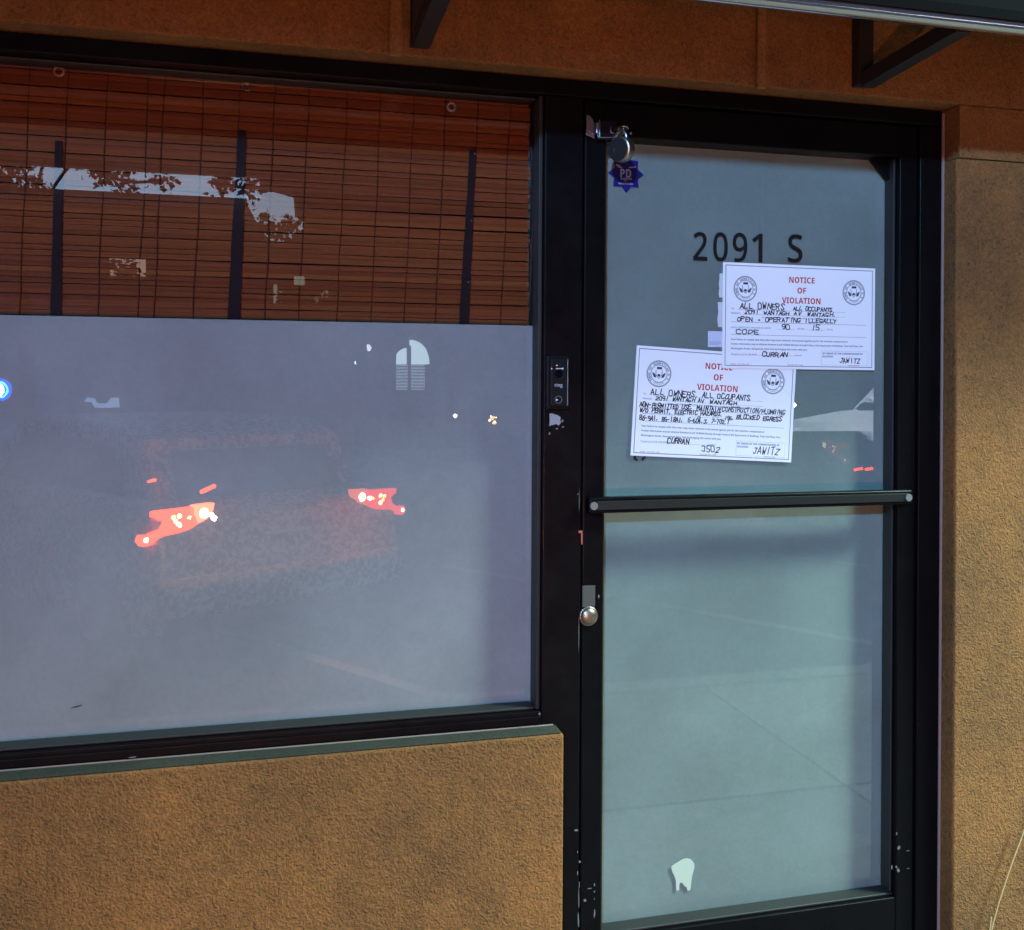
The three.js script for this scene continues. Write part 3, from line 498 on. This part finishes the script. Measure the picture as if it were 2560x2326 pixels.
// ------------------------------------------------------------------ cars mirrored by the glass
const dirt = fbm(512, [[40, 0.9, 81], [90, 0.8, 82], [180, 0.5, 83]]);
const dirtMap = tex(512, (i) => { const k = cl(0.72 + cl(dirt[i] * 2.6, -0.5, 0.28), 0.12, 1); return [k, k * 0.99, k * 0.96]; }, true); dirtMap.repeat.set(1.1, 1.1);
const tyreM = std(0.02, 0.02, 0.02, 0.9), rimM = std(0.5, 0.5, 0.5, 0.35, { metalness: 0.8 }), carGlass = phys(0.01, 0.012, 0.014, 0.4, { specularIntensity: 0.3 }), trimM = std(0.02, 0.02, 0.02, 0.6);
function car(name, label, paint, opt, pos, turn) {
  const g = thing(name, label, 'car', pos, 'parked cars'); g.rotation.y = turn;
  const H = opt.height || 1, sd = opt.pickup ? 1.5 : 0, cz = (z) => z + sd * Math.max(0, 3.0 - z) / 2.72, L = 4.3, side = (pts, w, b) => { const s = new THREE.Shape(pts.map(([z, y]) => new THREE.Vector2(z, y))); const e = new THREE.ExtrudeGeometry(s, { depth: w - 2 * b, bevelEnabled: true, bevelSize: b, bevelThickness: b, bevelSegments: 3, curveSegments: 8 }); e.translate(0, 0, -(w - 2 * b) / 2); e.rotateY(-Math.PI / 2); return e; };
  mesh('body', metreUV(side([[0.06, 0.32], [0.0, 0.55], [0.05, 0.92 * H], [0.22, 0.98 * H], [1.2, 0.98 * H], [3.1, 0.93 * H], [3.95, 0.82 * H], [4.22, 0.66], [4.25, 0.36], [4.05, 0.24], [3.75, 0.24], [3.6, 0.52], [3.4, 0.60], [3.15, 0.60], [2.95, 0.5], [2.82, 0.24], [1.2, 0.24], [1.08, 0.5], [0.9, 0.6], [0.65, 0.6], [0.45, 0.5], [0.32, 0.28]], 1.74, 0.06)), paint, g);
  const cab = mesh('cabin', metreUV(side([[0.28, 0.96 * H], [0.5, 1.36 * H], [0.75, 1.44 * H], [2.0, 1.46 * H], [2.35, 1.4 * H], [3.0, 0.95 * H]].map(([z, y]) => [cz(z), y]), 1.46, 0.06)), paint, g);
  mesh('side_window', side([[0.62, 1.02 * H], [0.78, 1.34 * H], [2.02, 1.38 * H], [2.3, 1.33 * H], [2.72, 1.02 * H]].map(([z, y]) => [cz(z), y]), 1.478, 0.01), carGlass, cab);
  const quad = (a, b, c2, d) => { const q = new THREE.BufferGeometry(); q.setAttribute('position', new THREE.Float32BufferAttribute([...a, ...b, ...c2, ...a, ...c2, ...d], 3)); q.setAttribute('uv', new THREE.Float32BufferAttribute([0, 0, 1, 0, 1, 1, 0, 0, 1, 1, 0, 1], 2)); q.computeVertexNormals(); return q; };
  mesh('rear_window', quad([0.6, 1.0 * H, cz(0.222)], [-0.6, 1.0 * H, cz(0.222)], [-0.56, 1.33 * H, cz(0.405)], [0.56, 1.33 * H, cz(0.405)]), carGlass, cab);
  mesh('windscreen', quad([0.62, 1.0 * H, cz(2.985)], [-0.62, 1.0 * H, cz(2.985)], [-0.56, 1.36 * H, cz(2.475)], [0.56, 1.36 * H, cz(2.475)]), carGlass, cab);
  mesh('bumper', metreUV(box(-0.86, 0.86, 0.36, 0.6, -0.12, 0.02, 0.07, 4)), paint, g);
  mesh('bumper_trim', box(-0.8, 0.8, 0.26, 0.358, -0.09, 0.05, 0.03), trimM, g);
  mesh('number_plate', box(-0.17, 0.17, 0.66, 0.8, -0.026, -0.012, 0.004), std(0.6, 0.6, 0.55, 0.5), g);
  for (const s of [-1, 1]) {
    mesh('mirror', box(s * 0.9 - 0.09, s * 0.9 + 0.09, 0.98 * H, 1.1 * H, 2.55, 2.65, 0.03), paint, g);
    const hl = mesh('headlamp', box(s * 0.62 - 0.17, s * 0.62 + 0.17, 0.66 * H, 0.78 * H, 4.05, 4.24, 0.04), std(0.5, 0.52, 0.55, 0.1), g);
    if (opt.front) for (let k = 0; k < 4; k++) mesh('bulb', new THREE.SphereGeometry(0.024, 10, 8).translate(s * 0.62 + 0.05 * k - 0.08, 0.70 * H + 0.02 * (k % 2), 4.245), std(1, 1, 1, 0.3, { emissive: col(0.8, 0.92, 1), emissiveIntensity: opt.front }), hl);
  }
  for (const [wx, wz] of [[-0.78, 0.78], [0.78, 0.78], [-0.78, 3.28], [0.78, 3.28]]) {
    const w = mesh('wheel', cyl(0.19, 0.19, 0.205, 20).rotateZ(Math.PI / 2).translate(wx, 0.32, wz), rimM, g);
    mesh('tyre', new THREE.TorusGeometry(0.245, 0.085, 10, 28).rotateY(Math.PI / 2).scale(1.15, 1, 1).translate(wx, 0.33, wz), tyreM, w);
  }
  // tail lamps
  const k = 0.00068, lens = (pts, x, y, s, m, z = -0.012) => plate(pts.map(([a, b]) => [x + s * (a - 770) * k, y - (b - 990) * k]), 0.05, 0.006).translate(0, 0, z);
  const ly = 0.94 * H, lx = opt.lampX || 0.66;
  for (const s of [-1, 1]) {
    const e = opt.brake[s < 0 ? 0 : 1], red = std(0.25, 0.01, 0.01, 0.25, { emissive: col(1.0, 0.045, 0.004), emissiveIntensity: e }), x = s * lx, q = -s;
    const tl = mesh('tail_lamp', lens([[612, 885], [940, 878], [952, 968], [988, 1005], [900, 1045], [810, 1062], [640, 1085], [560, 1138], [510, 1138], [488, 1105], [505, 1070], [580, 1075], [650, 1030], [690, 965], [640, 925], [612, 915]], x, ly, q), red, g);
    mesh('reverse_lens', lens([[968, 862], [1135, 858], [1120, 910], [1080, 968], [1000, 998], [985, 960]], x, ly, q), std(0.4, 0.2, 0.18, 0.25, { emissive: col(1.0, 0.16, 0.05), emissiveIntensity: e * 0.8 }), tl);
    const hot = (cx, cy, r, c3, i) => mesh('bulb', new THREE.SphereGeometry(r, 12, 8).scale(1, 1, 0.4).translate(x + q * (cx - 770) * k, ly - (cy - 990) * k, -0.022), std(1, 1, 1, 0.3, { emissive: col(...c3), emissiveIntensity: i * e / 18 }), tl);
    hot(1040, 925, 0.027, [1, 0.82, 0.6], 130); hot(815, 930, 0.012, [1, 0.75, 0.25], 110); hot(815, 1000, 0.013, [1, 0.75, 0.25], 110); hot(765, 935, 0.012, [1, 0.6, 0.08], 70); hot(785, 970, 0.011, [1, 0.62, 0.1], 70); hot(905, 950, 0.009, [1, 0.6, 0.1], 60); hot(530, 1096, 0.013, [1, 0.78, 0.4], 110);
    if (opt.light) { const sp = new THREE.PointLight(col(...BRAKE.color), BRAKE.power * opt.light, 0, 2); sp.castShadow = true; sp.shadow.radius = 0.6; sp.position.set(x + q * 270 * k, ly + 65 * k, -0.1); g.add(sp);
      if (opt.reverse && s < 0) { const w = new THREE.PointLight(col(1, 0.66, 0.42), opt.reverse, 0, 2); w.castShadow = true; w.shadow.radius = 0.6; w.position.set(x + q * 270 * k, ly + 40 * k, -0.13); g.add(w); } }
  }
  if (opt.accent) {
    const am = std(0.25, 0.01, 0.01, 0.25, { emissive: col(1, 0.08, 0.01), emissiveIntensity: opt.accent });
    for (const [u, v, w, h2, rot] of [[365, 1200, 0.05, 0.014, 0.22], [552, 1228, 0.10, 0.022, 0.34]]) {  // two small glowing red bars on the rear body
      const p = g.worldToLocal(R(u, v, 5.9)); const a = mesh('glow_bar', new RoundedBoxGeometry(w, h2, 0.02, 2, 0.006), am, g); a.position.set(p.x, p.y, -0.005 + (p.y > 0.9 * H ? 0.1 : 0)); a.rotation.z = rot;
    }
  }
  return g;
}
const nearL = R(430, 1310, 5.8), farL = R(955, 1265, 6.6);
{
  const mid = nearL.clone().add(farL).multiplyScalar(0.5), ang = -Math.atan2(farL.z - nearL.z, farL.x - nearL.x);
  const silver = std(0.62, 0.58, 0.55, 0.6, { map: dirtMap });
  car('silver_car', 'dusty silver car with red brake lights glowing, mirrored in the large window', silver, { brake: [46, 9], light: 1, accent: 30, height: 0.96, lampX: 0.75, reverse: 5.5 }, [mid.x, -0.12, mid.z], ang);
  const c = R(2160, 1173, 8.0), dk = car('dark_pickup', 'dark pickup with a glowing red bar on its side, mirrored in the door', phys(0.012, 0.012, 0.014, 0.3, { clearcoat: 0.6 }), { brake: [0.5, 0.5], height: 1.14, pickup: 1 }, [5.25, -0.12, c.z + 0.87], Math.PI / 2);
  dk.updateMatrixWorld(true); const cl_ = dk.worldToLocal(c.clone()), sm = std(0.25, 0.01, 0.01, 0.25, { emissive: col(1, 0.08, 0.01), emissiveIntensity: 14 });
  for (const o of [-0.06, 0.06]) { const m = mesh('side_glow_bar', new RoundedBoxGeometry(0.02, 0.028, 0.1, 2, 0.008), sm, dk); m.position.set(cl_.x, cl_.y, cl_.z + o); m.rotation.x = -0.12; }  // short glowing red bars on the side of the pickup
  const b = R(2005, 1090, 13.2); car('white_car', 'white hatchback parked side on, mirrored at the right of the door', std(0.78, 0.79, 0.8, 0.35), { brake: [0.5, 0.5], front: 16, height: 1.27 }, [b.x + 4.3, -0.1, b.z], -Math.PI / 2);
}

// ------------------------------------------------------------------ the building and trees across the road
{
  const ZF = 21.0, LF = ZF - (2 * G - camera.position.z), brick = std(0.16, 0.10, 0.08, 0.9, { map: gMap });
  const g = thing('shop_across', 'dark brick shops across the road with a lit fascia band', 'building', [0, 0, ZF]);
  mesh('wall', metreUV(box(-16, 22, 0, 5.4, 0, 6, 0.02)), brick, g);
  mesh('parapet', box(-16.1, 22.1, 7.4, 7.7, -0.2, 6, 0.03), dark, g);
  mesh('upper_wall', metreUV(box(-16, 22, 5.402, 7.398, 0.02, 6, 0.02)), brick, g);
  const lit = (r, gg, b, i) => std(0.7, 0.72, 0.75, 0.5, { emissive: col(r, gg, b), emissiveIntensity: i });
  const a = R(-40, 425, LF), e = R(650, 488, LF);
  const sign = mesh('lightbox_sign', box(a.x, e.x, (a.y + e.y) / 2 - 0.22, (a.y + e.y) / 2 + 0.2, -0.3, -0.02, 0.03), lit(0.5, 0.72, 1, 4.6), g);
  // arched lit window with blind slats
  const w0 = R(990, 975, LF), w1 = R(1062, 866, LF), wm = (w0.x + w1.x) / 2;
  const win = mesh('window', box(w0.x, w1.x, w0.y, w0.y + (w1.y - w0.y) * 0.58, -0.05, 0.05, 0.01), lit(0.62, 0.85, 0.9, 2.2), g);
  for (let k = 0; k < 8; k++) { const y = w0.y + (w1.y - w0.y) * (0.03 + k * 0.07); mesh('slat', box(w0.x, w1.x, y, y + 0.022, -0.09, -0.055, 0), dark, win); }
  const arch = (x0, x1, c, r, y0) => { const pts = [[x0, y0]]; for (let k = 0; k <= 8; k++) { const x = x0 + (x1 - x0) * k / 8; pts.push([x, y0 + 0.12 + Math.sqrt(Math.max(0.001, r * r - (x - c) ** 2))]); } pts.push([x1, y0]); return plate(pts, 0.06).translate(0, 0, -0.05); };
  const ah = w0.y + (w1.y - w0.y) * 0.585; mesh('fanlight', arch(w0.x, wm - 0.1, wm - 0.1, wm - 0.1 - w0.x + 0.02, ah), lit(0.68, 0.95, 1, 6.5), g); mesh('fanlight', arch(wm - 0.03, w1.x + 0.1, wm - 0.03, w1.x + 0.12 - wm, ah), lit(0.68, 0.95, 1, 6.5), g);
  mesh('mullion', box(wm - 0.08, wm - 0.0, w0.y, w1.y, -0.1, -0.091, 0), dark, win);
  const bays = [[-13, -9.5], [-8.4, -5.6], [4.8, 8.2], [9.2, 12.5], [14, 18]];
  for (const [x0, x1] of bays) { const b = mesh('window', box(x0, x1, 0.6, 2.7, -0.04, 0.02, 0.01), carGlass, g); mesh('frame', box(x0 - 0.08, x1 + 0.08, 2.702, 2.8, -0.08, 0.02, 0.01), dark, b); }
  const n0 = R(-2, 975, LF - 0.6), neon = thing('neon_ring', 'bright blue neon ring sign in a shop across the road', 'neon sign', [n0.x, n0.y, n0.z]);
  const blue = std(0, 0.1, 0.5, 0.4, { emissive: col(0.0, 0.25, 1), emissiveIntensity: 18 }), cyan = std(0, 0.3, 0.5, 0.4, { emissive: col(0.15, 0.9, 1), emissiveIntensity: 16 });
  mesh('backing', cyl(0.24, 0.24, 0.06, 32).rotateX(Math.PI / 2), std(0, 0.01, 0.1, 0.6, { emissive: col(0, 0.06, 1), emissiveIntensity: 9 }), neon);
  mesh('tube', new THREE.TorusGeometry(0.165, 0.02, 10, 36).translate(0, 0, -0.05), cyan, neon); mesh('tube', new THREE.TorusGeometry(0.10, 0.016, 10, 30).translate(0, 0, -0.05), blue, neon);
  const nl = new THREE.PointLight(col(0.05, 0.25, 1), 46, 0, 2); nl.position.set(n0.x, n0.y, n0.z - 0.3); nl.castShadow = true; nl.shadow.radius = 8; scene.add(nl);
  mesh('bracket', box(-0.03, 0.03, -0.03, 0.03, 0.03, 0.62, 0.004), trimM, neon);
  // pale lit sign and warm lit window upstairs
  const p0 = R(255, 1006, LF - 0.3), ps = thing('cloud_sign', 'small pale blue lit sign of wavy outline across the road', 'sign', [p0.x, p0.y, p0.z]);
  mesh('panel', plate([[-0.36, 0.02], [-0.3, 0.1], [-0.15, 0.09], [-0.1, -0.02], [0.1, -0.03], [0.18, 0.1], [0.34, 0.1], [0.36, -0.1], [0.2, -0.12], [-0.15, -0.12], [-0.2, 0.0]], 0.05).translate(0, 0, -0.05), lit(0.5, 0.72, 1, 2.6), ps);
  mesh('bracket', box(-0.02, 0.02, -0.1, -0.06, 0.0, 0.3, 0), trimM, ps);
  const q0 = R(310, 670, LF), q1 = R(345, 655, LF);
  mesh('window', box(q0.x - 0.3, q0.x + 0.45, q0.y - 0.18, q0.y + 0.2, -0.05, 0.019, 0.01), lit(1, 0.72, 0.55, 2.6), g);
  const Q = (zx, zy) => { const p = R(600 + zx / 3.52, 300 + zy / 3.52, LF); return [p.x, p.y]; };
  mesh('lightbox_sign', plate([[45, 640], [70, 760], [130, 870], [190, 990], [290, 1078], [370, 1078], [470, 1040], [560, 960], [545, 880], [480, 870], [470, 700], [300, 650]].map((p) => Q(...p)), 0.15).translate(0, 0, -0.2), lit(0.52, 0.74, 1, 3.6), g);
  for (const [u, v, w, h] of [[748, 702, 0.12, 0.1], [708, 742, 0.08, 0.14], [778, 752, 0.16, 0.08], [688, 735, 0.04, 0.22], [812, 735, 0.07, 0.08]]) { const pb = R(u, v, LF); mesh('window', box(pb.x - w, pb.x + w, pb.y - h, pb.y + h, -0.04, 0.018, 0.02), lit(0.75, 0.85, 0.66, 1.8), g); }
  for (const [u, v, r, c3, i, lab] of [[1985, 1013, 0.06, [1, 0.85, 0.65], 70, 'warm white wall light mirrored beside the lower notice edge'], [1138, 1040, 0.05, [0.9, 0.95, 1], 24, 'small white wall light mirrored below the arched lit window'], [892, 907, 0.05, [0.95, 0.97, 1], 20, 'single white wall light mirrored left of the arched lit window'], [920, 870, 0.08, [0.9, 0.95, 1], 9, 'dim white wall light mirrored just left of the arched lit window top'], [2030, 1193, 0.05, [1, 0.75, 0.7], 12, 'pinkish wall light mirrored just above the push bar']]) {
    const p = R(u, v, LF - 0.5), t = thing('wall_light', lab, 'wall light', [p.x, p.y, p.z], 'wall lights across the road');
    mesh('globe', new THREE.SphereGeometry(r, 14, 10), std(1, 1, 1, 0.4, { emissive: col(...c3), emissiveIntensity: i }), t); mesh('bracket', box(-0.015, 0.015, -0.015, 0.015, r * 0.8, 0.5, 0), trimM, t);
  }
  { const p = R(1234, 1048, LF - 0.5), t = thing('lantern', 'gold lantern of small glowing bulbs mirrored at the right of the window', 'lantern', [p.x, p.y, p.z]); mesh('bracket', box(-0.02, 0.02, -0.02, 0.02, 0.02, 0.5, 0), trimM, t);
    for (let k = 0; k < 9; k++) mesh('bulb', new THREE.SphereGeometry(rr(0.022, 0.045), 10, 8).translate(rr(-0.13, 0.1), rr(-0.1, 0.1), rr(-0.05, 0.02)), std(1, 1, 1, 0.4, { emissive: col(1, rr(0.6, 0.8), rr(0.25, 0.5)), emissiveIntensity: rr(7, 20) }), t); }
  // street trees whose branches cut across the lit signs
  const bark = std(0.03, 0.024, 0.018, 0.95), leafM = phys(0.035, 0.055, 0.02, 0.8, { transmission: 0.3, thickness: 0, side: THREE.DoubleSide });
  const leaf = new THREE.BufferGeometry(); leaf.setAttribute('position', new THREE.Float32BufferAttribute([0, 0, 0, 0.045, 0.05, 0.012, 0, 0.13, 0, 0, 0, 0, 0, 0.13, 0, -0.045, 0.05, 0.012], 3)); leaf.setAttribute('uv', new THREE.Float32BufferAttribute([0, 0, 1, 0.5, 0.5, 1, 0, 0, 0.5, 1, 0, 0.5], 2)); leaf.computeVertexNormals();
  function tree(label, base, limbs, n) {
    const t = thing('street_tree', label, 'tree', base.toArray(), 'street trees across the road');
    mesh('trunk', tube([V(0, 0, 0), V(0.06, 1.5, 0), V(-0.04, 3, 0.05), V(0.05, 4.6, 0)], 0.13, 20, 10), bark, t);
    const tips = [];
    limbs.forEach((l) => { const pts = l.map((p) => p.clone().sub(base)); mesh('limb', tube(pts, 0.032, 24, 6), bark, t); for (let k = 0; k < 26; k++) { const f = rr(0.3, 1) * (pts.length - 1), i = Math.min(pts.length - 2, Math.floor(f)), q = pts[i].clone().lerp(pts[i + 1], f - i); tips.push(q); } });
    const im = new THREE.InstancedMesh(leaf, leafM, n), o = new THREE.Object3D();
    for (let i = 0; i < n; i++) { const q = tips[Math.floor(rnd() * tips.length)], s = 0.3; o.position.set(q.x + rr(-s, s) * rr(0.2, 1), q.y + rr(-s, s) * rr(0.2, 1), q.z + rr(-s, s)); o.rotation.set(rr(0, 6.3), rr(0, 6.3), rr(0, 6.3)); o.scale.setScalar(rr(0.7, 1.5)); o.updateMatrix(); im.setMatrixAt(i, o.matrix); }
    im.name = 'crown'; im.userData.kind = 'stuff'; im.castShadow = im.receiveShadow = true; t.add(im);
  }
  const LT = 20.6, r = (u, v, l = LT) => R(u, v, l);
  const b1 = r(900, 1000); b1.y = 0;
  const top1 = b1.clone().add(V(0, 4.5, 0));
  tree('street tree with branches across the square lit panel', b1, [[top1, r(830, 500), r(760, 440), r(640, 470), r(520, 455)], [top1, r(850, 560), r(770, 545), r(700, 580), r(640, 560)], [top1, r(860, 620), r(800, 640), r(740, 620), r(690, 640)], [top1, r(870, 430), r(780, 380), r(660, 410)], [top1.clone().add(V(0, -1, 0)), r(840, 760), r(780, 770), r(700, 740)], [top1, r(930, 500), r(1000, 450), r(1080, 470)], [top1.clone().add(V(0, -0.8, 0)), r(960, 640), r(1060, 660), r(1150, 620)]], 3600);
  const b2 = r(60, 1000); b2.y = 0; const top2 = b2.clone().add(V(0.1, 4.6, 0));
  tree('street tree with branches across the long lit fascia band', b2, [[top2, r(60, 430), r(30, 400), r(-60, 390)], [top2, r(110, 470), r(20, 440), r(-30, 450)], [top2, r(200, 400), r(270, 440), r(330, 455), r(420, 450)], [top2, r(180, 540), r(260, 660), r(350, 690)], [top2, r(130, 380), r(240, 405), r(300, 470)]], 1100);
}
renderer.render(scene, camera);
